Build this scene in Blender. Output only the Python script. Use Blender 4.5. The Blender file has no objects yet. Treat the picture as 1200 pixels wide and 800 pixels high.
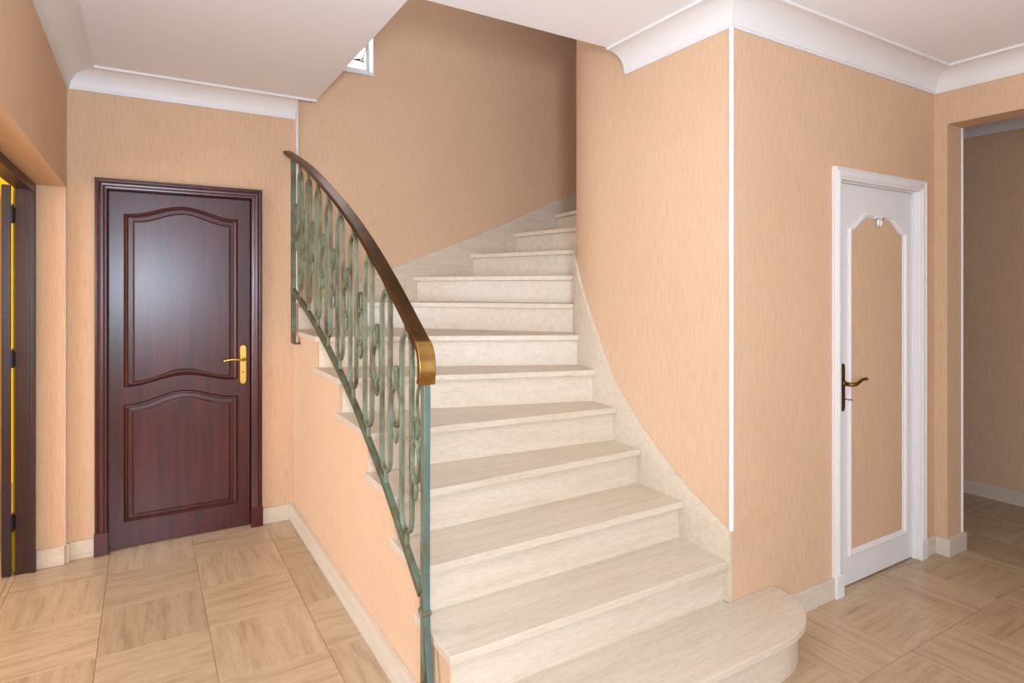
import bpy, bmesh, math
from mathutils import Vector
SC = bpy.context.scene
COL = SC.collection
PI = math.pi

# ------------------------------------------------------------------ camera
cam_data = bpy.data.cameras.new('camera')
cam = bpy.data.objects.new('camera', cam_data)
COL.objects.link(cam)
cam.location = (0, 0, 1.5)
cam.rotation_euler = (PI/2, 0, -math.radians(31.1))
cam_data.sensor_width = 36
cam_data.lens = 712.3/1200*36
cam_data.shift_y = -62.8/1200
cam_data.clip_start = 0.05
SC.camera = cam

# ------------------------------------------------------------------ world, daylight, added fill lights, exposure
world = bpy.data.worlds.new('sky')
world.use_nodes = True
bg = world.node_tree.nodes['Background']
bg.inputs['Color'].default_value = (0.93, 0.96, 1.0, 1)
bg.inputs['Strength'].default_value = 1.6
SC.world = world
SC.view_settings.view_transform = 'Standard'
SC.view_settings.look = 'None'
SC.view_settings.gamma = 1
SC.view_settings.use_curve_mapping = False
SC.view_settings.exposure = 0.0

def area(name, loc, rot, sx, sy, power, color):
    d = bpy.data.lights.new(name, 'AREA')
    d.shape = 'RECTANGLE'; d.size = sx; d.size_y = sy
    d.energy = power; d.color = color
    o = bpy.data.objects.new(name, d); COL.objects.link(o)
    o.location = loc; o.rotation_euler = rot
    return o
# daylight entering through the glazing behind the camera, the side room window and the stair window, plus added fills
COOL = (0.64, 0.80, 1.0)
area('daylight_hall', (1.35, -2.52, 1.35), (PI/2, 0, 0), 2.9, 2.1, 12, COOL)
area('daylight_hall_side', (-0.62, -1.2, 1.35), (PI/2, 0, -PI/2), 1.6, 2.0, 37, COOL)
area('camera_fill', (-0.08, -0.80, 1.55), (PI/2, 0, math.radians(5)), 0.36, 0.36, 98, COOL)  # invented soft fill behind the camera, lifts the far door wall
area('ceiling_fill', (0.05, 0.55, 1.85), (PI, 0, 0), 0.5, 0.5, 40, COOL)  # added upward fill that brightens the ceiling and softens the hall
area('daylight_fill_passage', (4.6, -2.3, 1.4), (PI/2, 0, 0), 0.8, 1.6, 4.5, (1.0, 0.86, 0.72))  # added fill to lift the dark passage, no window at this end
area('daylight_side_room', (-3.55, 2.9, 1.4), (PI/2, 0, -PI/2), 2.2, 1.8, 150, (0.80, 0.88, 1.0))
area('daylight_stairs', (1.175, 4.42, 3.7), (PI/2, 0, PI), 0.38, 1.3, 16, COOL)
area('daylight_fill_landing', (1.6, 2.45, 4.35), (PI/2+0.1, 0, 0), 1.2, 1.0, 16, COOL)  # added fill for the stairwell back wall, no opening behind it

# ------------------------------------------------------------------ materials
def lin(r, g, b):
    f = lambda v: ((v/255+0.055)/1.055)**2.4 if v/255 > 0.04045 else v/255/12.92
    return (f(r), f(g), f(b), 1)

def mat(name, base, rough=0.5, metal=0.0, spec=0.5):
    m = bpy.data.materials.new(name); m.use_nodes = True
    nt = m.node_tree; b = nt.nodes['Principled BSDF']
    b.inputs['Base Color'].default_value = base
    b.inputs['Roughness'].default_value = rough
    b.inputs['Metallic'].default_value = metal
    b.inputs['Specular IOR Level'].default_value = spec
    return m, nt, b

def noise_layer(nt, scale, detail=4, rough=0.6, stretch=(1, 1, 1), rand=False, loc=(0, 0, 0)):
    tc = nt.nodes.new('ShaderNodeTexCoord')
    mp = nt.nodes.new('ShaderNodeMapping')
    mp.inputs['Scale'].default_value = stretch
    mp.inputs['Location'].default_value = loc
    src = tc.outputs['Object']
    if rand:
        oi = nt.nodes.new('ShaderNodeObjectInfo')
        mu = nt.nodes.new('ShaderNodeMath'); mu.operation = 'MULTIPLY'; mu.inputs[1].default_value = 37.0
        nt.links.new(oi.outputs['Random'], mu.inputs[0])
        ad = nt.nodes.new('ShaderNodeVectorMath'); ad.operation = 'ADD'
        nt.links.new(src, ad.inputs[0]); nt.links.new(mu.outputs[0], ad.inputs[1])
        src = ad.outputs[0]
    nt.links.new(src, mp.inputs['Vector'])
    n = nt.nodes.new('ShaderNodeTexNoise')
    n.inputs['Scale'].default_value = scale
    n.inputs['Detail'].default_value = detail
    n.inputs['Roughness'].default_value = rough
    nt.links.new(mp.outputs[0], n.inputs['Vector'])
    return n.outputs['Fac']

def ramp(nt, fac, stops):
    r = nt.nodes.new('ShaderNodeValToRGB')
    el = r.color_ramp.elements
    while len(el) < len(stops): el.new(0.5)
    for e, (p, c) in zip(el, stops): e.position = p; e.color = c
    nt.links.new(fac, r.inputs['Fac'])
    return r.outputs['Color']

def mix(nt, a, b, fac, mode='MULTIPLY'):
    m = nt.nodes.new('ShaderNodeMix'); m.data_type = 'RGBA'; m.blend_type = mode
    if isinstance(fac, (int, float)): m.inputs['Factor'].default_value = fac
    else: nt.links.new(fac, m.inputs['Factor'])
    nt.links.new(a, m.inputs['A']); nt.links.new(b, m.inputs['B'])
    return m.outputs['Result']

def bump(nt, b, h, strength, dist):
    n = nt.nodes.new('ShaderNodeBump')
    n.inputs['Strength'].default_value = strength
    n.inputs['Distance'].default_value = dist
    nt.links.new(h, n.inputs['Height']); nt.links.new(n.outputs[0], b.inputs['Normal'])

def wallpaper(name, dark, light):
    m, nt, b = mat(name, light, 0.75, spec=0.25)
    f = noise_layer(nt, 1.0, 3, 0.65, (240, 240, 12))
    c = ramp(nt, f, [(0.22, dark), (0.50, light), (0.72, tuple(min(1, v*1.07) for v in light[:3])+(1,))])
    g = noise_layer(nt, 1.0, 3, 0.6, (1.2, 1.2, 0.9))
    c2 = ramp(nt, g, [(0.3, (0.95, 0.94, 0.93, 1)), (0.7, (1, 1, 1, 1))])
    nt.links.new(mix(nt, c, c2, 1.0), b.inputs['Base Color'])
    bump(nt, b, f, 0.25, 0.0008)
    return m
M_WALL = wallpaper('peach_wallpaper', lin(200, 162, 130), lin(216, 180, 147))

def stone(name, cols, rough, streak=(2.0, 26, 26), rand=True, sc=1.0, tone=False):
    m, nt, b = mat(name, cols[1], rough)
    f = noise_layer(nt, sc, 6, 0.62, streak, rand)
    c = ramp(nt, f, [(0.22, cols[0]), (0.48, cols[1]), (0.80, cols[2])])
    g = noise_layer(nt, 60, 2, 0.5, (0.4, 2.2, 2.2), rand)
    c2 = ramp(nt, g, [(0.30, (0.88, 0.86, 0.82, 1)), (0.55, (1, 1, 1, 1))])
    col = mix(nt, c, c2, 0.7)
    if tone:
        oi = nt.nodes.new('ShaderNodeObjectInfo')
        c3 = ramp(nt, oi.outputs['Random'], [(0.0, (0.86, 0.84, 0.81, 1)), (0.5, (0.97, 0.965, 0.96, 1)), (1.0, (1.03, 1.03, 1.03, 1))])
        col = mix(nt, col, c3, 1.0)
    nt.links.new(col, b.inputs['Base Color'])
    h = noise_layer(nt, 2, 1, 0.5, (1, 1, 1), rand)
    rr = nt.nodes.new('ShaderNodeMapRange')
    rr.inputs['To Min'].default_value = rough*0.9; rr.inputs['To Max'].default_value = rough*1.1
    nt.links.new(h, rr.inputs['Value']); nt.links.new(rr.outputs[0], b.inputs['Roughness'])
    return m
M_TILE = stone('veined_floor_stone', [lin(158, 130, 100), lin(188, 160, 128), lin(201, 175, 144)], 0.25, (3.0, 28, 28), tone=True)
M_STAIR = stone('stair_stone', [lin(202, 182, 157), lin(212, 195, 173), lin(219, 204, 184)], 0.38, (2.2, 30, 30))
M_SKIRT = stone('skirting_stone', [lin(200, 184, 163), lin(212, 197, 178), lin(220, 206, 188)], 0.4, (3, 3, 20))
M_GROUT = mat('grout', lin(170, 142, 108), 0.9)[0]

m, nt, b = mat('white_paint', lin(229, 224, 221), 0.45)
M_WHITE = m
m, nt, b = mat('ceiling_paint', lin(240, 237, 238), 0.8, spec=0.2)
M_CEIL = m
m, nt, b = mat('yellow_paint', lin(254, 205, 45), 0.7, spec=0.2)
M_YELLOW = m

def wood(name, dark, light, rough):
    m, nt, b = mat(name, light, rough)
    f = noise_layer(nt, 1.0, 5, 0.6, (34, 34, 2.2))
    c = ramp(nt, f, [(0.3, dark), (0.7, light)])
    g = noise_layer(nt, 1.0, 2, 0.5, (260, 260, 10))
    c2 = ramp(nt, g, [(0.35, (0.82, 0.8, 0.8, 1)), (0.6, (1, 1, 1, 1))])
    nt.links.new(mix(nt, c, c2, 0.7), b.inputs['Base Color'])
    bump(nt, b, g, 0.15, 0.0006)
    return m
M_MAHOG = wood('mahogany', lin(56, 19, 17), lin(86, 32, 27), 0.30)
M_MAHOG_D = wood('dark_mahogany', lin(38, 17, 15), lin(60, 27, 23), 0.38)

m, nt, b = mat('verdigris_metal', lin(110, 135, 115), 0.55, 0.25)
f = noise_layer(nt, 22, 5, 0.65, (1, 1, 0.35), rand=True)
g = noise_layer(nt, 5, 3, 0.6, (1, 1, 0.5), rand=True)
c = ramp(nt, f, [(0.32, lin(80, 66, 46)), (0.46, lin(112, 112, 86)), (0.60, lin(130, 138, 114)), (0.74, lin(92, 114, 102))])
c2 = ramp(nt, g, [(0.3, (0.74, 0.72, 0.66, 1)), (0.65, (1, 1, 1, 1))])
nt.links.new(mix(nt, c, c2, 0.8), b.inputs['Base Color'])
bump(nt, b, f, 0.3, 0.001)
M_PATINA = m
m, nt, b = mat('blue_green_patina', lin(110, 150, 145), 0.5, 0.25)
f = noise_layer(nt, 16, 5, 0.65, (1, 1, 0.3), rand=True)
c = ramp(nt, f, [(0.30, lin(90, 88, 68)), (0.48, lin(90, 110, 98)), (0.66, lin(106, 130, 118))])
nt.links.new(c, b.inputs['Base Color'])
M_PATINA_B = m
m, nt, b = mat('weathered_patina', lin(90, 88, 66), 0.5, 0.35)
f = noise_layer(nt, 14, 5, 0.65, (1, 1, 1), rand=True)
c = ramp(nt, f, [(0.30, lin(78, 68, 46)), (0.5, lin(96, 98, 74)), (0.68, lin(100, 124, 104))])
nt.links.new(c, b.inputs['Base Color'])
M_PATINA_D = m

def brass(name, dark, light, rough):
    m, nt, b = mat(name, light, rough, 1.0)
    f = noise_layer(nt, 9, 4, 0.6, (1, 1, 1))
    nt.links.new(ramp(nt, f, [(0.3, dark), (0.7, light)]), b.inputs['Base Color'])
    return m
M_BRONZE = brass('aged_bronze', lin(84, 60, 34), lin(112, 82, 46), 0.42)
M_CAPBRASS = brass('highlit_brass', lin(146, 110, 56), lin(184, 144, 82), 0.26)  # brass made paler to stand in for the reflected highlight
M_BRASS = brass('polished_brass', lin(222, 170, 70), lin(240, 192, 96), 0.25)
M_OLDBRASS = brass('old_brass', lin(120, 88, 45), lin(156, 116, 62), 0.35)
M_STEEL = mat('grey_steel', lin(120, 118, 115), 0.35, 1.0)[0]
M_BLACK = mat('black_metal', lin(28, 24, 22), 0.5, 0.5)[0]
m, nt, b = mat('window_glass', (1, 1, 1, 1), 0.02)
b.inputs['Transmission Weight'].default_value = 1.0
b.inputs['IOR'].default_value = 1.1
M_GLASS = m

# ------------------------------------------------------------------ mesh helpers
def obj(name, bm, m, parent=None, bevel=0, kind=None, smooth=False, weld=True):
    if weld: bmesh.ops.remove_doubles(bm, verts=bm.verts, dist=1e-6)
    bmesh.ops.recalc_face_normals(bm, faces=bm.faces)
    me = bpy.data.meshes.new(name); bm.to_mesh(me); bm.free()
    me.materials.append(m)
    if smooth:
        for p in me.polygons: p.use_smooth = True
        if smooth == 'angle': me.set_sharp_from_angle(angle=math.radians(35))
    o = bpy.data.objects.new(name, me); COL.objects.link(o)
    if parent: o.parent = parent
    if kind: o['kind'] = kind
    if bevel:
        bv = o.modifiers.new('bevel', 'BEVEL'); bv.width = bevel; bv.segments = 2
        bv.limit_method = 'ANGLE'; bv.angle_limit = math.radians(35)
        bv.harden_normals = bool(smooth)
    return o

def empty(name, loc=(0, 0, 0), label=None, cat=None, kind=None, group=None):
    o = bpy.data.objects.new(name, None); COL.objects.link(o)
    o.location = loc; o.empty_display_size = 0.1
    if label: o['label'] = label
    if cat: o['category'] = cat
    if kind: o['kind'] = kind
    if group: o['group'] = group
    return o

def box(bm, x0, x1, y0, y1, z0, z1):
    v = [bm.verts.new(p) for p in ((x0,y0,z0),(x1,y0,z0),(x1,y1,z0),(x0,y1,z0),(x0,y0,z1),(x1,y0,z1),(x1,y1,z1),(x0,y1,z1))]
    for f in ((0,3,2,1),(4,5,6,7),(0,1,5,4),(1,2,6,5),(2,3,7,6),(3,0,4,7)):
        bm.faces.new([v[i] for i in f])
def boxes(*bs):
    bm = bmesh.new()
    for q in bs: box(bm, *q)
    return bm
def prism(pts, z0, z1, bm=None, axis='z'):
    """extrude a 2-D outline: axis z -> pts are (x,y); axis y -> (x,z); axis x -> (y,z)"""
    bm = bm or bmesh.new()
    f = {'z': lambda p, t: (p[0], p[1], t), 'y': lambda p, t: (p[0], t, p[1]), 'x': lambda p, t: (t, p[0], p[1])}[axis]
    a = [bm.verts.new(f(p, z0)) for p in pts]; c = [bm.verts.new(f(p, z1)) for p in pts]
    n = len(pts)
    bm.faces.new(a[::-1]); bm.faces.new(c)
    for i in range(n):
        bm.faces.new((a[i], a[(i+1) % n], c[(i+1) % n], c[i]))
    return bm

def ribbon(pts, w, t, x, closed=False, bm=None):
    """flat bar that follows pts=(y,z) in the plane X=x: w across in the plane, t thick along X"""
    bm = bm or bmesh.new()
    n = len(pts); rings = []
    for i, p in enumerate(pts):
        a = pts[(i-1) % n] if (closed or i > 0) else p
        c = pts[(i+1) % n] if (closed or i < n-1) else p
        d = Vector((c[0]-a[0], c[1]-a[1])); d.normalize()
        nn = Vector((-d.y, d.x))*(w/2)
        rings.append([bm.verts.new(q) for q in (
            (x-t/2, p[0]+nn.x, p[1]+nn.y), (x+t/2, p[0]+nn.x, p[1]+nn.y),
            (x+t/2, p[0]-nn.x, p[1]-nn.y), (x-t/2, p[0]-nn.x, p[1]-nn.y))])
    m_ = n if closed else n-1
    for i in range(m_):
        a, c = rings[i], rings[(i+1) % n]
        for k in range(4):
            bm.faces.new((a[k], a[(k+1) % 4], c[(k+1) % 4], c[k]))
    if not closed:
        bm.faces.new(rings[0][::-1]); bm.faces.new(rings[-1])
    return bm

def sweep(path, prof, up=Vector((0, 0, 1))):
    """mitred sweep of a profile (d = distance to the left of the path, z) along a 2-D polyline of the plan"""
    bm = bmesh.new(); n = len(path); rings = []
    for i, p in enumerate(path):
        p = Vector(p)
        d0 = (p-Vector(path[i-1])).normalized() if i > 0 else None
        d1 = (Vector(path[i+1])-p).normalized() if i < n-1 else None
        if d0 is None: d0 = d1
        if d1 is None: d1 = d0
        n0 = Vector((-d0.y, d0.x)); n1 = Vector((-d1.y, d1.x))
        mm = (n0+n1).normalized(); k = 1/max(0.2, mm.dot(n0))
        rings.append([bm.verts.new((p.x+mm.x*k*d, p.y+mm.y*k*d, z)) for d, z in prof])
    m_ = len(prof)
    for i in range(n-1):
        for k in range(m_):
            bm.faces.new((rings[i][k], rings[i][(k+1) % m_], rings[i+1][(k+1) % m_], rings[i+1][k]))
    bm.faces.new(rings[0]); bm.faces.new(rings[-1][::-1])
    return bm

def tube(pts, rad, seg=10, bm=None, flat=1.0):
    bm = bm or bmesh.new(); rings = []
    n = len(pts); P = [Vector(p) for p in pts]
    r = rad if isinstance(rad, (list, tuple)) else [rad]*n
    for i, p in enumerate(P):
        d = (P[min(i+1, n-1)]-P[max(i-1, 0)]).normalized()
        u = Vector((0, 0, 1)) if abs(d.z) < 0.9 else Vector((1, 0, 0))
        a = d.cross(u).normalized(); c = a.cross(d).normalized()
        rings.append([bm.verts.new(p+a*math.cos(2*PI*k/seg)*r[i]+c*math.sin(2*PI*k/seg)*r[i]*flat) for k in range(seg)])
    for i in range(n-1):
        for k in range(seg):
            bm.faces.new((rings[i][k], rings[i][(k+1) % seg], rings[i+1][(k+1) % seg], rings[i+1][k]))
    bm.faces.new(rings[0][::-1]); bm.faces.new(rings[-1])
    return bm

def catmull(P, per=8):
    out = []
    n = len(P)
    for i in range(n-1):
        p0 = P[max(i-1, 0)]; p1 = P[i]; p2 = P[i+1]; p3 = P[min(i+2, n-1)]
        for k in range(per):
            t = k/per
            out.append(tuple(0.5*((2*p1[j])+(-p0[j]+p2[j])*t+(2*p0[j]-5*p1[j]+4*p2[j]-p3[j])*t*t+(-p0[j]+3*p1[j]-3*p2[j]+p3[j])*t**3) for j in range(len(p1))))
    out.append(tuple(P[-1]))
    return out

# ------------------------------------------------------------------ plan dimensions (metres, camera over the origin)
YW = 4.13      # wall with the dark door
XL = -0.37     # left wall
XS = 0.825     # wall under the flight
XI = 2.12      # wall beside the flight
YC = 1.72      # wall with the white door
XR = 3.845     # right wall with the opening
ZC = 2.71      # ceiling
YB = -2.4      # wall behind the camera
R_ = 0.1755    # riser
ZT = 5.4

# ------------------------------------------------------------------ floor with its stone tiles
floor = obj('floor', boxes((-3.7, 5.4, YB-0.15, 6.2, -0.14, -0.012)), M_GROUT, kind='structure')
PX, PY = 0.41, 0.42
regions = [(2.86, 3.72, 1.72, 1.80), (XL-0.235, XS, 1.72, YW+0.06), (XL-0.235, XR+0.17, YB, 1.72), (XR+0.17, 5.16, YB, 3.2)]
shared = {}
cnt = 0
for j in range(-14, 3):
    for i in range(-3, 13):
        gx, gy = 0.24+i*PX, 3.40+j*PY
        for (x0, x1, y0, y1) in regions:
            a, c = max(gx, x0), min(gx+PX, x1)
            d, e = max(gy, y0), min(gy+PY, y1)
            if c-a < 0.02 or e-d < 0.02: continue
            # behind the camera, out of every nearby view: leave to the slab's near ring only
            lx, ly = c-a, e-d
            alongY = (i+j) % 2 == 0
            key = (round(lx, 3), round(ly, 3), alongY)
            if key not in shared:
                w, h = (ly, lx) if alongY else (lx, ly)
                bm = bmesh.new(); g = 0.0007; cz = 0.0010
                lo = [bm.verts.new((sx*(w/2-g), sy*(h/2-g), -0.006)) for sx, sy in ((-1,-1),(1,-1),(1,1),(-1,1))]
                mi = [bm.verts.new((sx*(w/2-g), sy*(h/2-g), -cz)) for sx, sy in ((-1,-1),(1,-1),(1,1),(-1,1))]
                hi = [bm.verts.new((sx*(w/2-g-cz), sy*(h/2-g-cz), 0)) for sx, sy in ((-1,-1),(1,-1),(1,1),(-1,1))]
                bm.faces.new(hi)
                for k in range(4):
                    k2 = (k+1) % 4
                    bm.faces.new((lo[k], lo[k2], mi[k2], mi[k])); bm.faces.new((mi[k], mi[k2], hi[k2], hi[k]))
                me = bpy.data.meshes.new('tile'); bm.to_mesh(me); bm.free(); me.materials.append(M_TILE)
                shared[key] = me
            o = bpy.data.objects.new('tile', shared[key]); COL.objects.link(o); o.parent = floor
            o.location = ((a+c)/2, (d+e)/2, 0)
            if alongY: o.rotation_euler = (0, 0, PI/2)
            cnt += 1
print('tiles', cnt)

# ------------------------------------------------------------------ walls
S = 'structure'
obj('wall_back', boxes((-0.50, 0.845, 4.27, 4.30, 0, ZC), (-0.50, -0.205, YW, YW+0.12, 0, ZC), (0.595, 0.845, YW, YW+0.12, 0, ZC), (-0.205, 0.595, YW, YW+0.12, 2.085, ZC)), M_WALL, kind=S)
obj('wall_left', boxes((-0.58, XL, YB, -2.05, 0, ZC), (-0.58, XL, -2.05, -0.35, 0, 0.30), (-0.58, XL, -2.05, -0.35, 2.40, ZC), (-0.58, XL, -0.35, 1.90, 0, ZC), (-0.58, XL, 1.90, 4.09, 2.05, ZC), (-0.58, XL, 4.09, 4.25, 0, ZC)), M_WALL, kind=S)
obj('wall_front', boxes((-0.58, 0.0, YB-0.12, YB, 0, ZC), (2.8, XR+0.17, YB-0.12, YB, 0, ZC), (0.0, 2.8, YB-0.12, YB, 0, 0.12), (0.0, 2.8, YB-0.12, YB, 2.42, ZC)), M_WALL, kind=S)
obj('wall_right', boxes((XR, XR+0.17, 1.655, 3.3, 0, ZC), (XR, XR+0.17, YB, 0.80, 0, ZC), (XR, XR+0.17, 0.80, 1.655, 2.417, ZC)), M_WALL, kind=S)
obj('wall_closet', boxes((XI, 2.92, YC, YC+0.09, 0, ZC), (3.66, XR, YC, YC+0.09, 0, ZC), (2.92, 3.66, YC, YC+0.09, 2.035, ZC)), M_WALL, kind=S)
# wall beside the flight: straight, quarter round, then along the upper flight
def arc_path(r, ext=True, y0=YC, n=28):
    pts = [(2.80-r, y0)]
    for k in range(n+1):
        a = PI/2*k/n
        pts.append((2.80-r*math.cos(a), 2.57+r*math.sin(a)))
    if ext: pts.append((4.7, 2.57+r))
    return pts
outer = arc_path(0.68, y0=YC+0.09); inner = arc_path(0.56, y0=YC+0.09)
w = obj('wall_inner', prism(outer+inner[::-1], 0, ZT), M_WALL, kind=S)
# back wall of the stairwell with its window opening
WX0, WX1, WZ0, WZ1 = 0.985, 1.371, 2.997, 4.35
obj('wall_stairwell', boxes((WX0, 4.7, 4.15, 4.30, 0, WZ0), (0.845, WX0, 4.15, 4.30, 0, WZ1), (0.70, 0.845, 4.15, 4.30, ZC+0.25, WZ1), (WX1, 4.7, 4.15, 4.30, WZ0, WZ1), (0.70, 4.7, 4.15, 4.30, WZ1, ZT)), M_WALL, kind=S)
obj('wall_stairwell_left', boxes((0.745, 0.845, 2.275, 4.15, ZC+0.25, ZT)), M_WALL, kind=S)
obj('wall_stairwell_front', boxes((0.845, 2.2, 2.275, 2.375, ZC+0.25, ZT)), M_WALL, kind=S)
obj('wall_stairwell_end', boxes((4.7, 4.8, 3.1, 4.30, 0, ZT)), M_WALL, kind=S)
obj('ceiling_stairwell', boxes((0.8, 4.8, 2.2, 4.35, ZT, ZT+0.1)), M_CEIL, kind=S)
obj('wall_passage', boxes((5.16, 5.28, YB, 3.3, 0, ZC), (XR+0.17, 5.28, 3.2, 3.3, 0, ZC), (XR+0.17, 5.28, YB-0.12, YB, 0, ZC)), M_WALL, kind=S)
# ceiling slab with the stair opening
obj('ceiling', boxes((-0.58, 0.845, YB-0.12, 4.25, ZC, ZC+0.25), (0.845, 0.945, YB-0.12, 4.02, ZC, ZC+0.25),
    (0.945, 5.28, YB-0.12, 2.375, ZC, ZC+0.25), (2.35, 3.845, 2.375, 2.9, ZC, ZC+0.25), (3.845, 5.28, 2.375, 3.3, ZC, ZC+0.25)), M_CEIL, kind=S)
# side room seen through the open doorway
obj('wall_side_room', boxes((-0.60, -0.583, 4.12, 6.1, 0, 2.7), (-0.60, -0.583, 0.9, 1.86, 0, 2.7), (-0.60, -0.583, 1.86, 4.12, 2.10, 2.7), (-3.6, -0.58, 6.0, 6.1, 0, 2.7),
    (-3.6, -0.60, 0.8, 0.9, 0, 2.7), (-3.7, -3.6, 0.8, 1.8, 0, 2.7), (-3.7, -3.6, 4.0, 6.1, 0, 2.7),
    (-3.7, -3.6, 1.8, 4.0, 0, 0.5), (-3.7, -3.6, 1.8, 4.0, 2.3, 2.7)), M_YELLOW, kind=S)
obj('ceiling_side_room', boxes((-3.7, -0.583, 0.8, 6.1, 2.7, 2.8)), M_CEIL, kind=S)
obj('floor_side_room', boxes((-3.7, -0.606, 0.8, 6.1, -0.012, 0)), M_TILE, kind=S)

# wall under the open side of the flight, stepped beneath the treads
def side(n): return {2: 1.748, 3: 1.998, 4: 2.25, 5: 2.57, 6: 3.03, 7: 3.48}[n]
prof = [(1.50, 0)]
prof += [(1.50, R_-0.03), (side(2), R_-0.03)]
for n in range(2, 8):
    y1 = side(n+1) if n < 7 else 4.15
    prof += [(side(n), n*R_-0.03), (y1, n*R_-0.03)]
prof += [(4.15, 0)]
bm = bmesh.new()
segs = [(1.50, side(2), 1)]+[(side(n), side(n+1) if n < 7 else 4.128, n) for n in range(2, 8)]
for (a, c, n) in segs:
    box(bm, XS, XS+0.09, a, c, 0, n*R_-0.031)
obj('wall_stair_side', bm, M_WALL, kind=S)

# ------------------------------------------------------------------ cornices
cove = [(0.0, 2.712), (0.0, 2.597), (0.010, 2.597), (0.012, 2.606)]
for k in range(0, 11):
    a = PI/2*k/10
    cove.append((0.118-0.103*math.cos(a), 2.606+0.093*math.sin(a)))
cove += [(0.119, 2.697), (0.131, 2.697), (0.133, 2.703), (0.131, 2.712)]
cove_l = [(-d, z) for d, z in cove]
def cornice(name, path): 
    o = obj(name, sweep(path, cove_l), M_WHITE, kind=S)
    return o
cornice('trim_1', [(XR, YB), (XL, YB), (XL, YW), (0.838, YW)])
cornice('trim_2', [(XI, 2.375), (XI, YC), (XR, YC), (XR, YB)])
cornice('trim_3', [(5.16, 3.2), (5.16, YB)])
obj('trim_4', boxes((0.838, 0.945, 3.999, 4.012, 2.697, 2.712)), M_WHITE, kind=S)
# vertical corner beads
obj('trim_5', boxes((0.842, 0.857, 4.122, 4.150, 1.40, ZC)), M_WHITE, kind=S, bevel=0.004)
obj('trim_6', boxes((XI-0.009, XI+0.009, YC-0.009, YC+0.009, 0.473, 2.60)), M_WHITE, kind=S, bevel=0.005)
obj('trim_7', boxes((XR+0.162, XR+0.176, 1.647, 1.661, 0.10, 2.417)), M_WHITE, kind=S, bevel=0.004)

# ------------------------------------------------------------------ stone skirtings
def skirt(name, bs): return obj(name, boxes(*bs), M_SKIRT, kind=S, bevel=0.002)
skirt('baseboard_back', [(XL, -0.245, 4.115, YW, 0, 0.10), (0.635, 0.80, 4.115, YW, 0, 0.10)])
skirt('baseboard_left', [(-0.497, XL-0.005, 4.075, 4.09, 0, 0.10), (XL, XL+0.015, 4.092, 4.115, 0, 0.10), (XL, XL+0.015, YB, 1.90, 0, 0.10)])
skirt('baseboard_stair', [(0.80, XS, 1.50, 4.13, 0, 0.105)])
skirt('baseboard_closet', [(2.40, 2.848, YC-0.017, YC, 0, 0.10), (3.714, XR-0.019, YC-0.017, YC, 0, 0.10)])
skirt('baseboard_right', [(XR-0.019, XR, 1.655, YC, 0, 0.10), (XR-0.019, XR+0.188, 1.636, 1.655, 0, 0.10), (XR-0.019, XR, YB, 0.80, 0, 0.10)])
skirt('baseboard_passage', [(5.145, 5.16, YB, 3.2, 0, 0.10)])

# ------------------------------------------------------------------ staircase
stair = empty('staircase', (1.45, 1.45, 0), 'curving flight of polished beige stone steps rising to the right behind the railing', 'staircase')
def sp(name, bm, m, parent=stair, bevel=0, label=None, smooth=False):
    o = obj(name, bm, m, parent, bevel=bevel, smooth=smooth)
    if parent is stair: o.matrix_parent_inverse = stair.matrix_world.inverted()
    if label: o['label'] = label
    return o
bpy.context.view_layer.update()
RS = 0.70
def S_(s, r=RS):
    """point on the face of the inner string, s metres past the start of the curve"""
    if s <= 0: return (2.80-r, 2.57+s)
    a = s/RS
    if a <= PI/2: return (2.80-r*math.cos(a), 2.57+r*math.sin(a))
    return (2.80+(s-RS*PI/2), 2.57+r)
SR = {2: -0.852, 3: -0.60, 4: -0.322, 5: -0.142, 6: 0.033, 7: 0.235, 8: 0.415, 9: 0.575, 10: 0.757, 11: 0.93, 12: 1.11, 13: 1.35, 14: 1.60}
XE = 0.812
NL = {2: (XE, 1.718), 3: (XE, 1.968), 4: (XE, 2.216), 5: (XE, 2.54), 6: (XE, 3.01), 7: (XE, 3.46),
      8: (1.25, 4.13), 9: (1.656, 4.13), 10: (2.12, 4.13), 11: (2.50, 4.13), 12: (2.91, 4.13), 13: (3.33, 4.13), 14: (3.75, 4.13)}
def shifted(n, d, xe=XE):
    """nose line of step n moved back by d, clipped to the outer edge / back wall and to the inner string"""
    L = Vector(NL[n]); Rr = Vector(S_(SR[n]))
    u = (Rr-L).normalized(); v = Vector((-u.y, u.x))
    L2 = L+v*d
    if n <= 7: t = (xe-L2.x)/u.x
    else: t = (4.13-L2.y)/u.y
    L3 = L2+u*t
    # find s where the shifted line meets the string face
    s0, s1 = SR[n]-0.05, SR[n]+0.2
    f = lambda s: (Vector(S_(s))-L2).dot(v)
    for _ in range(40):
        mid = (s0+s1)/2
        if f(mid) < 0: s0 = mid
        else: s1 = mid
    return L3, s0
def strip_poly(n, d0, d1, n1=None, xe=XE):
    """outline between nose line n (moved d0) and nose line n1 (moved d1)"""
    n1 = n1 or n
    A, sa = shifted(n, d0, xe); B, sb = shifted(n1, d1, xe)
    pts = [tuple(A)]
    k = max(1, int((sb-sa)/0.03))
    for i in range(k+1): pts.append(S_(sa+(sb-sa)*i/k))
    pts.append(tuple(B))
    if n <= 7 and n1 > 7: pts.append((xe, 4.13))
    return pts
for n in range(2, 14):
    sp('tread', prism(strip_poly(n, 0, 0.05, n+1), n*R_-0.03, n*R_), M_STAIR, bevel=0.003)
for n in range(3, 15):
    sp('riser', prism(strip_poly(n, 0.028, 0.050, xe=XS+0.004), (n-1)*R_+0.0004, n*R_-0.0304), M_STAIR, bevel=0.0008)
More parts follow.
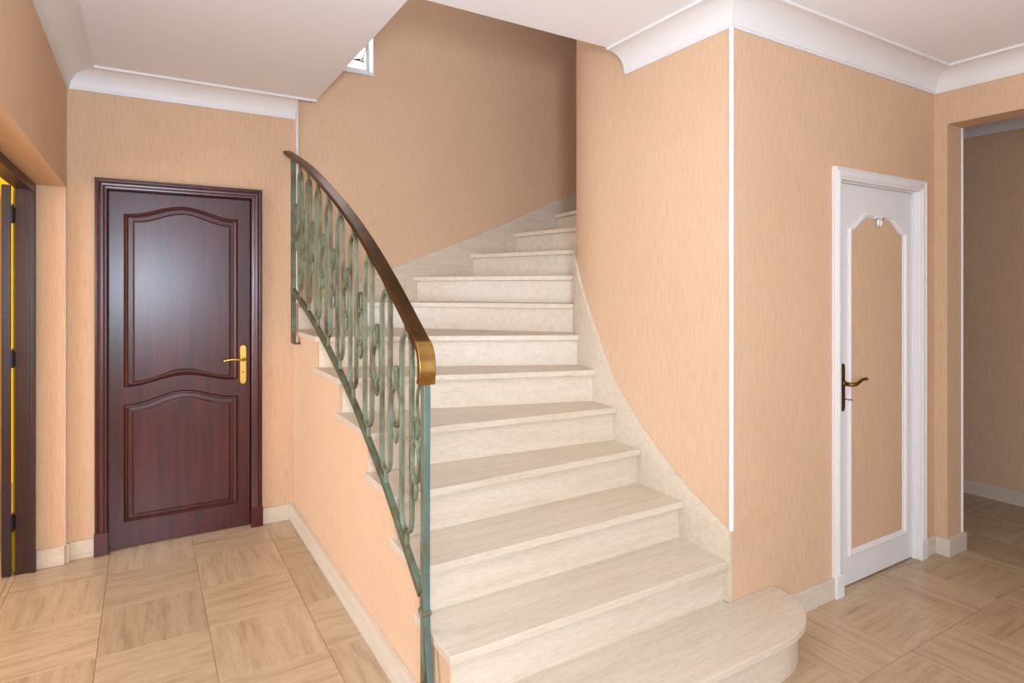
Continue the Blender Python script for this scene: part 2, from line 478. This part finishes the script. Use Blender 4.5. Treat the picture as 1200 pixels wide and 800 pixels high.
def first_outline(d):
    pts = [(0.812+d*0.5, 1.42+d), (1.6, 1.42+d)]
    for k in range(17):
        a = PI/2*k/16
        ca, sa = math.cos(PI/2-a), math.sin(PI/2-a)
        pts.append((2.02+(0.372-d)*abs(ca)**0.85, 1.72-(0.30-d)*abs(sa)**0.85))
    pts[-1] = (2.392-d, 1.719)
    return pts
sp('tread', prism(first_outline(0)+[(XI, 1.719), (2.10, 1.719), (2.10, 1.77), (0.812, 1.77)], R_-0.03, R_), M_STAIR, bevel=0.003)
sp('riser', prism(first_outline(0.028)+[(0.83, 1.719)], 0.0004, R_-0.0304), M_STAIR, bevel=0.001)
sp('riser', boxes((XS+0.004, 2.10, 1.746, 1.766, R_+0.0004, 2*R_-0.0304)), M_STAIR, bevel=0.0008)

# inner string: stone panels that climb the wall beside the flight
TOP = [(-0.852, 0.473), (-0.578, 0.620), (-0.326, 0.811), (-0.102, 1.037), (0.030, 1.255), (0.175, 1.462), (0.33, 1.645), (0.55, 1.76), (0.757, 1.90), (1.11, 2.25), (1.6, 2.62)]
def ztop(s):
    C = catmull(TOP, 10)
    for p, q in zip(C, C[1:]):
        if p[0] <= s <= q[0]:
            return p[1]+(q[1]-p[1])*(s-p[0])/(q[0]-p[0])
    return TOP[-1][1] if s > 1 else TOP[0][1]
def zbot(s):
    ks = sorted(SR.items()); z = 0.1755
    for n, v in ks:
        if s > v+0.06: z = n*R_
    return z-0.02
def string_panel(s0, s1):
    bm = bmesh.new(); k = max(2, int((s1-s0)/0.025)); rows = []
    for i in range(k+1):
        s = s0+(s1-s0)*i/k
        a, c = S_(s), S_(s, RS-0.0195)
        zt = ztop(s); zb = max(0.1758, min(zbot(s), zbot(s0 if i == 0 else s))-0.17) if s > -0.84 else 0.1758
        rows.append([bm.verts.new((a[0], a[1], zb)), bm.verts.new((a[0], a[1], zt)), bm.verts.new((c[0], c[1], zt)), bm.verts.new((c[0], c[1], zb))])
    for i in range(k):
        for q in range(4):
            bm.faces.new((rows[i][q], rows[i][(q+1) % 4], rows[i+1][(q+1) % 4], rows[i+1][q]))
    bm.faces.new(rows[0][::-1]); bm.faces.new(rows[-1])
    return bm
for s0, s1 in ((-0.855, -0.33), (-0.329, -0.03), (-0.029, 0.27), (0.271, 0.60), (0.601, 1.09), (1.091, 1.59)):
    o = sp('wall_string', string_panel(s0, s1), M_STAIR, bevel=0.002)
# outer string on the back wall
BT = [(0.858, 1.366), (1.52, 1.643), (2.336, 1.967), (3.125, 2.311), (4.4, 2.87)]
def bt(x):
    for p, q in zip(BT, BT[1:]):
        if x <= q[0]: return p[1]+(q[1]-p[1])*(x-p[0])/(q[0]-p[0])
js = [0.858, 1.60, 2.05, 2.437, 2.87, 3.32, 3.74, 4.2]
for a, c in zip(js, js[1:]):
    pts = [(a, bt(a)-0.5), (c-0.001, bt(c)-0.5), (c-0.001, bt(c))]
    for x, z in BT[::-1]:
        if a < x < c: pts.append((x, z))
    pts.append((a, bt(a)))
    sp('wall_string', prism(pts, 4.1305, 4.1495, axis='y'), M_STAIR, bevel=0.002)

# ------------------------------------------------------------------ railing
XB = 0.79
rail = empty('stair_railing', (XB, 1.88, 0), 'green patinated metal railing with loops and rings under a bronze handrail', 'railing')
bpy.context.view_layer.update()
def rp(name, bm, m, parent=rail, bevel=0.002, label=None, smooth=False):
    o = obj(name, bm, m, parent, bevel=bevel, smooth=smooth)
    o.matrix_parent_inverse = rail.matrix_world.inverted()
    if label: o['label'] = label
    return o
HR = [(1.887, 1.316), (2.2, 1.528), (2.479, 1.697), (2.75, 1.838), (3.065, 1.982), (3.548, 2.183), (4.128, 2.378)]
LR = [(1.895, 0.478), (2.1, 0.635), (2.277, 0.763), (2.479, 0.885), (2.712, 1.02), (3.115, 1.20), (3.57, 1.372), (3.99, 1.497)]
HC = catmull(HR, 8); LC = catmull(LR, 8)
def at(C, y):
    for p, q in zip(C, C[1:]):
        if p[0] <= y <= q[0]: return p[1]+(q[1]-p[1])*(y-p[0])/(q[0]-p[0])
    return C[0][1] if y < C[0][0] else C[-1][1]
hp = rp('handrail', ribbon(HC, 0.022, 0.056, XB), M_BRONZE, bevel=0.006, smooth='angle', label='aged bronze handrail')
cap = catmull([(1.889, 1.317), (1.866, 1.293), (1.854, 1.262), (1.851, 1.225), (1.859, 1.183)], 8)
co = rp('handrail_cap', ribbon(cap, 0.022, 0.058, XB), M_CAPBRASS, hp, bevel=0.0095, smooth='angle', label='shiny brass handrail end, colour lightened for its highlight')
co.matrix_parent_inverse = hp.matrix_world.inverted()
rp('support_rail', ribbon([(y, z-0.016) for y, z in HC[2:]], 0.010, 0.020, XB), M_PATINA_D)
rp('lower_rail', ribbon(LC, 0.036, 0.018, XB), M_PATINA_D, label='dark olive lower rail')
rp('end_post', boxes((XB-0.014, XB+0.012, 3.925, 3.955, 1.158, at(HC, 3.93)-0.018), (XB-0.004, XS, 3.90, 3.957, 1.150, 1.160)), M_PATINA_D)
# newel: upright bar, collar, bowed front bar
rp('newel_post', boxes((XB-0.004, XB+0.014, 1.872, 1.897, 0.0, 1.20)), M_PATINA)
rp('newel_bar', ribbon(catmull([(1.866, 1.20), (1.862, 1.12), (1.8645, 1.0), (1.866, 0.7), (1.866, 0.44), (1.857, 0.34), (1.838, 0.24), (1.816, 0.14), (1.80, 0.0)], 6), 0.009, 0.023, XB+0.006), M_PATINA_B, label='blue green front bar of the newel')
rp('collar', boxes((XB-0.012, XB+0.022, 1.856, 1.901, 0.418, 0.434)), M_PATINA, bevel=0.004)
rp('newel_scroll', ribbon(catmull([(1.90, 1.19), (1.925, 1.15), (1.932, 1.10), (1.92, 1.05), (1.90, 1.02)], 5), 0.007, 0.012, XB), M_PATINA)
centres = [2.028+0.2145*i for i in range(9)]
def stadium(yc, z0, z1, hw, n=10):
    pts = []
    r = hw
    for k in range(n+1):
        a = PI*k/n
        pts.append((yc+r*math.cos(a), z1-r*1.25+r*1.25*math.sin(a)))
    for k in range(n+1):
        a = PI+PI*k/n
        pts.append((yc+r*math.cos(a), z0+r*1.25+r*1.25*math.sin(a)))
    return pts
for yc in centres:
    z1 = at(HC, yc)-0.068; z0 = at(LC, yc)+0.060
    o = rp('baluster_loop', ribbon(stadium(yc, z0, z1, 0.047), 0.015, 0.017, XB, closed=True), M_PATINA, bevel=0.0025)
    def stub(nm, za, zb):
        q = rp(nm, boxes((XB-0.008, XB+0.008, yc-0.009, yc+0.009, za, zb)), M_PATINA, o, bevel=0.003)
        q.matrix_parent_inverse = o.matrix_world.inverted()
    stub('top_stub', z1-0.006, at(HC, yc)-0.018); stub('bottom_stub', at(LC, yc)+0.010, z0+0.006)
for yc in [c-0.2145/2 for c in centres]+[centres[-1]+0.2145/2]:
    zc = (at(HC, yc)+at(LC, yc))/2-0.008
    def ell(cz, hw, hh, n=24): return [(yc+hw*math.cos(2*PI*k/n), cz+hh*math.sin(2*PI*k/n)) for k in range(n)]
    wide = 0.053 if yc > 2.0 else 0.036
    if yc < 2.0: yc = 1.945
    o = rp('ring', ribbon(ell(zc, wide*0.98, 0.072), 0.014, 0.017, XB, closed=True), M_PATINA, bevel=0.0025)
    q = rp('small_loop', ribbon(ell(zc+0.072+0.036, 0.019, 0.036, 16), 0.012, 0.016, XB, closed=True), M_PATINA, o, bevel=0.002)
    q.matrix_parent_inverse = o.matrix_world.inverted()
    bm = tube([(XB, yc, zc-0.070), (XB, yc, zc-0.082), (XB, yc, zc-0.105), (XB, yc, zc-0.128), (XB, yc, zc-0.138)], [0.004, 0.007, 0.0095, 0.0085, 0.003], 10)
    q = rp('drop', bm, M_PATINA, o, bevel=0, smooth=True)
    q.matrix_parent_inverse = o.matrix_world.inverted()

# ------------------------------------------------------------------ doors
def bumpf(u, kind):
    """u -1..1 across the panel -> 0..1 rise"""
    if kind == 'cos': return 0.5+0.5*math.cos(PI*min(1, abs(u)*1.06))
    t = min(1, max(0, (1-abs(u))/0.62)); return t*t*(3-2*t)
def loop(x0, x1, bz, bm_, tz, tm, kind='cos', n=32):
    pts = []
    for k in range(n+1):
        u = -1+2*k/n; pts.append((x0+(x1-x0)*k/n, bz+(bm_-bz)*bumpf(u, kind)))
    for k in range(n, -1, -1):
        u = -1+2*k/n; pts.append((x0+(x1-x0)*k/n, tz+(tm-tz)*bumpf(u, kind)))
    return pts
def lerp_loop(a, c, t, kind='cos'):
    return loop(*[p+(q-p)*t for p, q in zip(a, c)], kind=kind)
def face_with_holes(bm, outerp, holes, y):
    es = []
    for L in [outerp]+holes:
        vs = [bm.verts.new((x, y, z)) for x, z in L]
        for i in range(len(vs)): es.append(bm.edges.new((vs[i], vs[(i+1) % len(vs)])))
    bmesh.ops.triangle_fill(bm, edges=es, use_beauty=True)
def leaf_mesh(x0, x1, z0, z1, y0, y1, holes):
    bm = bmesh.new()
    face_with_holes(bm, [(x0, z0), (x1, z0), (x1, z1), (x0, z1)], holes, y0)
    v = [[bm.verts.new((x, y, z)) for x, z in ((x0, z0), (x1, z0), (x1, z1), (x0, z1))] for y in (y0, y1)]
    for k in range(4): bm.faces.new((v[0][k], v[0][(k+1) % 4], v[1][(k+1) % 4], v[1][k]))
    bm.faces.new(v[1])
    return bm
def panel_mesh(a, c, steps, y0, kind='cos', fill=True):
    """rings between loop parameter sets a (outer) and c (inner); steps = (t, depth)"""
    bm = bmesh.new(); prev = None
    for t, d in steps:
        L = lerp_loop(a, c, t, kind)
        cur = [bm.verts.new((x, y0+d, z)) for x, z in L]
        if prev:
            n = len(cur)
            for i in range(n): bm.faces.new((prev[i], prev[(i+1) % n], cur[(i+1) % n], cur[i]))
        prev = cur
    if fill:
        es = [bm.edges.get((prev[i], prev[(i+1) % len(prev)])) for i in range(len(prev))]
        bmesh.ops.triangle_fill(bm, edges=es, use_beauty=True)
    return bm
def casing(x0, x1, z1, y0, y1, steps, plinth=0):
    """mitred architrave: steps = (distance from the outer edge, depth proud)"""
    bm = bmesh.new(); prev = None
    for d, y in steps:
        cur = [bm.verts.new(p) for p in ((x0+d, y, 0), (x0+d, y, z1-d), (x1-d, y, z1-d), (x1-d, y, 0))]
        if prev:
            for i in range(3): bm.faces.new((prev[i], prev[i+1], cur[i+1], cur[i]))
        prev = cur
    return bm
def child(p, name, bm, m, bevel=0, label=None, smooth=False):
    o = obj(name, bm, m, p, bevel=bevel, smooth=smooth)
    if label: o['label'] = label
    return o

# dark panelled door in the back wall
d1 = empty('door_1', kind=S, label='closed mahogany door with two arched panels and a brass lever')
WYD = YW
child(d1, 'door_frame', casing(-0.243, 0.633, 2.118, 0, 0, [(0, WYD+0.02), (0, 4.106), (0.004, 4.102), (0.010, 4.102), (0.013, 4.106), (0.018, 4.107), (0.022, 4.101), (0.030, 4.098), (0.040, 4.099), (0.048, 4.104), (0.056, 4.105), (0.060, 4.109), (0.062, 4.113), (0.062, 4.2)]), M_MAHOG)
child(d1, 'plinth_block', boxes((-0.246, -0.178, 4.094, 4.13, 0, 0.125)), M_MAHOG, bevel=0.003)
child(d1, 'plinth_block', boxes((0.568, 0.636, 4.094, 4.13, 0, 0.125)), M_MAHOG, bevel=0.003)
UA = (-0.107, 0.499, 0.927, 0.975, 1.928, 1.988); UB = (-0.057, 0.451, 0.957, 1.013, 1.884, 1.943)
LA = (-0.107, 0.499, 0.149, 0.149, 0.826, 0.886); LB = (-0.060, 0.449, 0.186, 0.186, 0.783, 0.842)
leaf = child(d1, 'door_leaf', leaf_mesh(-0.176, 0.566, 0.006, 2.052, 4.155, 4.195, [lerp_loop(UA, UB, 0), lerp_loop(LA, LB, 0)]), M_MAHOG)
st = [(0, 0), (0.03, 0.007), (0.12, 0.009), (0.16, 0.003), (0.30, 0.001), (0.42, 0.004), (0.48, 0.009), (0.88, 0.008), (0.93, 0.009), (0.99, 0.006), (1.0, 0.0015), (1.06, 0.0)]
st2 = [(0, 0), (0.03, 0.008), (0.14, 0.010), (0.18, 0.002), (0.32, 0.000), (0.42, 0.004), (0.46, 0.010), (0.90, 0.009), (0.94, 0.011), (1.0, 0.010), (1.02, 0.003), (1.08, 0.002)]
child(leaf, 'door_panel', panel_mesh(UA, UB, st2, 4.155), M_MAHOG)
child(leaf, 'door_panel', panel_mesh(LA, LB, st2, 4.155), M_MAHOG)
def rounded_plate(xc, z0, z1, w, y0, y1, m, parent, name='handle_plate'):
    pts = []
    r = w/2
    for k in range(13): a = PI*k/12; pts.append((xc+r*math.cos(a), z1-r+r*math.sin(a)))
    for k in range(13): a = PI+PI*k/12; pts.append((xc+r*math.cos(a), z0+r+r*math.sin(a)))
    return child(parent, name, prism(pts, y0, y1, axis='y'), m, bevel=0.0015)
pl = rounded_plate(0.527, 0.897, 1.140, 0.036, 4.147, 4.155, M_BRASS, leaf)
pl.name = 'door_handle'
lv = [(0.527, 4.15, 1.052), (0.527, 4.112, 1.052), (0.522, 4.102, 1.052), (0.508, 4.098, 1.053), (0.48, 4.097, 1.057), (0.45, 4.097, 1.058), (0.43, 4.098, 1.055), (0.412, 4.10, 1.050)]
child(leaf, 'handle_lever', tube(lv, [0.009, 0.009, 0.0088, 0.008, 0.0072, 0.0066, 0.0062, 0.0066], 12), M_BRASS, smooth=True)
child(leaf, 'lever_rose', tube([(0.527, 4.147, 1.052), (0.527, 4.138, 1.052), (0.527, 4.134, 1.052)], [0.015, 0.0145, 0.011], 20), M_BRASS, smooth=False)
child(leaf, 'keyhole', tube([(0.527, 4.148, 0.972), (0.527, 4.1455, 0.972)], [0.006, 0.006], 12), M_OLDBRASS)

# white door in the closet wall
d2 = empty('door_2', kind=S, label='closed white door with a tall wallpapered arched panel')
child(d2, 'door_frame', casing(2.848, 3.714, 2.088, 0, 0, [(0, YC), (0, 1.700), (0.003, 1.696), (0.008, 1.696), (0.011, 1.701), (0.016, 1.703), (0.020, 1.697), (0.030, 1.695), (0.040, 1.698), (0.048, 1.704), (0.056, 1.706), (0.058, 1.71), (0.058, 1.738), (0.064, 1.738), (0.064, 1.79)]), M_WHITE)
child(d2, 'plinth_block', boxes((2.845, 2.908, 1.692, 1.72, 0, 0.11)), M_WHITE, bevel=0.003)
child(d2, 'plinth_block', boxes((3.654, 3.717, 1.692, 1.72, 0, 0.11)), M_WHITE, bevel=0.003)
WA = (3.026, 3.582, 0.150, 0.150, 1.798, 1.888); WB = (3.056, 3.552, 0.178, 0.178, 1.785, 1.862)
leaf2 = child(d2, 'door_leaf', leaf_mesh(2.914, 3.648, 0.008, 2.022, 1.745, 1.785, [lerp_loop(WA, WB, 0, 'w')]), M_WHITE)
child(leaf2, 'panel_moulding', panel_mesh(WA, WB, [(0, 0.0), (0.0, -0.007), (0.12, -0.011), (0.35, -0.012), (0.55, -0.008), (0.7, -0.002), (0.95, 0.0), (1.0, 0.006)], 1.745, 'w', fill=False), M_WHITE)
bm = bmesh.new(); L = lerp_loop(WA, WB, 1.0, 'w'); face_with_holes(bm, L, [], 1.749)
child(leaf2, 'wallpaper_panel', bm, M_WALL, label='peach wallpaper panel')
bm = bmesh.new()
for sx in (-1, 1):
    tmp = bmesh.new(); bmesh.ops.create_uvsphere(tmp, u_segments=14, v_segments=10, radius=1)
    for v in tmp.verts: v.co = Vector((3.304+sx*0.012+v.co.x*0.010, 1.738+v.co.y*0.009, 1.842+v.co.z*0.021))
    me = bpy.data.meshes.new('t'); tmp.to_mesh(me); tmp.free(); bm.from_mesh(me); bpy.data.meshes.remove(me)
tube([(3.255, 1.739, 1.862), (3.275, 1.737, 1.874), (3.292, 1.736, 1.872), (3.304, 1.736, 1.862), (3.316, 1.736, 1.872), (3.333, 1.737, 1.874), (3.353, 1.739, 1.862)], [0.004, 0.007, 0.008, 0.007, 0.008, 0.007, 0.004], 10, bm)
child(leaf2, 'scroll_ornament', bm, M_WHITE, smooth=True)
pl = rounded_plate(2.972, 0.886, 1.124, 0.034, 1.737, 1.745, M_OLDBRASS, leaf2); pl.name = 'door_handle'
lv = [(2.972, 1.74, 1.026), (2.972, 1.705, 1.024), (2.978, 1.694, 1.024), (2.995, 1.689, 1.024), (3.02, 1.688, 1.030), (3.045, 1.688, 1.041), (3.07, 1.689, 1.046), (3.098, 1.691, 1.044)]
child(leaf2, 'handle_lever', tube(lv, [0.010, 0.010, 0.010, 0.0095, 0.0085, 0.0075, 0.0075, 0.0085], 12), M_OLDBRASS, smooth=True)
child(leaf2, 'lever_rose', tube([(2.972, 1.737, 1.026), (2.972, 1.729, 1.026), (2.972, 1.725, 1.026)], [0.015, 0.0145, 0.011], 20), M_OLDBRASS)
bm = tube([(2.972, 1.737, 0.949), (2.972, 1.712, 0.949)], 0.0025, 8)
ring = [(2.972+0.010*math.sin(2*PI*k/12), 1.702-0.010*math.cos(2*PI*k/12)+0.0, 0.949) for k in range(13)]
tube(ring, 0.0022, 8, bm)
child(leaf2, 'key', bm, M_STEEL, smooth=True)

# open double-width doorway on the left: dark frame and a leaf folded back into the side room
d3 = empty('door_3', kind=S, label='dark wooden frame of the open doorway with its leaf folded back')
bm = boxes((-0.515, -0.499, 4.040, 4.088, 0, 2.048), (-0.530, -0.515, 4.048, 4.088, 0, 2.04), (-0.583, -0.530, 4.055, 4.088, 0, 2.03),
           (-0.515, -0.499, 1.90, 4.040, 2.006, 2.048), (-0.530, -0.515, 1.90, 4.048, 2.012, 2.048), (-0.583, -0.530, 1.90, 4.055, 2.018, 2.048),
           (-0.583, -0.499, 1.90, 1.94, 0, 2.01))
child(d3, 'door_frame', bm, M_MAHOG_D, bevel=0.002)
bm = boxes((-0.040, 0.0, 0.0, 0.86, 0.006, 2.035))
lf = child(d3, 'door_leaf', bm, M_MAHOG_D, bevel=0.003)
lf.location = (-0.596, 4.045, 0); lf.rotation_euler = (0, 0, math.radians(9.5))
for z in (0.28, 1.13, 1.88):
    bm = tube([(-0.590, 4.036, z-0.045), (-0.590, 4.036, z+0.045)], 0.006, 10)
    tube([(-0.590, 4.036, z+0.045), (-0.590, 4.036, z+0.055)], [0.004, 0.002], 10, bm)
    box(bm, -0.598, -0.582, 4.037, 4.050, z-0.04, z+0.04)
    child(d3, 'hinge', bm, M_BLACK)

# ------------------------------------------------------------------ stairwell window
w1 = empty('window_1', kind=S, label='small bright stairwell window with a metal grille')
fr = 0.022
child(w1, 'window_frame', boxes((WX0, WX0+fr, 4.25, 4.285, WZ0+0.035, WZ1), (WX1-fr, WX1, 4.25, 4.285, WZ0+0.035, WZ1), (WX0+fr, WX1-fr, 4.25, 4.285, WZ0+0.035, WZ0+0.035+fr), (WX0+fr, WX1-fr, 4.20, 4.24, WZ1-fr, WZ1)), M_WHITE, bevel=0.003)
child(w1, 'window_reveal', boxes((WX1-0.006, WX1, 4.152, 4.30, WZ0, WZ1), (WX0, WX0+0.006, 4.152, 4.30, WZ0, WZ1)), M_WHITE)
child(w1, 'window_sill', boxes((0.97, WX1+0.0, 4.135, 4.30, WZ0-0.018, WZ0+0.0)), M_WHITE, bevel=0.003)
child(w1, 'window_pane', boxes((WX0+fr, WX1-fr, 4.268, 4.272, WZ0+0.07, WZ1-fr)), M_GLASS)
bm = bmesh.new()
for c in (1.08, 1.24):
    tube([(c+0.0, 4.215, WZ0+0.10), (c+0.07, 4.215, WZ0+0.115), (c+0.10, 4.215, WZ0+0.19), (c+0.07, 4.215, WZ0+0.27), (c, 4.215, WZ0+0.30)], 0.006, 8, bm)
tube([(WX0, 4.215, WZ0+0.10), (WX1-0.05, 4.215, WZ0+0.10)], 0.006, 8, bm)
tube([(WX0+0.19, 4.215, WZ0+0.10), (WX0+0.19, 4.215, WZ1-0.1)], 0.006, 8, bm)
child(w1, 'window_grille', bm, M_OLDBRASS)
# glazed entrance behind the camera and side room window
w2 = empty('window_2', kind=S)
bm = bmesh.new()
for x in (0.0, 0.91, 1.86, 2.76): box(bm, x, x+0.04, YB-0.09, YB-0.04, 0.12, 2.42)
box(bm, 0.04, 2.76, YB-0.09, YB-0.04, 0.12, 0.18); box(bm, 0.04, 2.76, YB-0.09, YB-0.04, 2.37, 2.42)
child(w2, 'window_frame', bm, M_WHITE)
for i, o in enumerate(list(bpy.data.objects)):
    if o.name.startswith(('daylight',)): o['kind'] = 'structure'
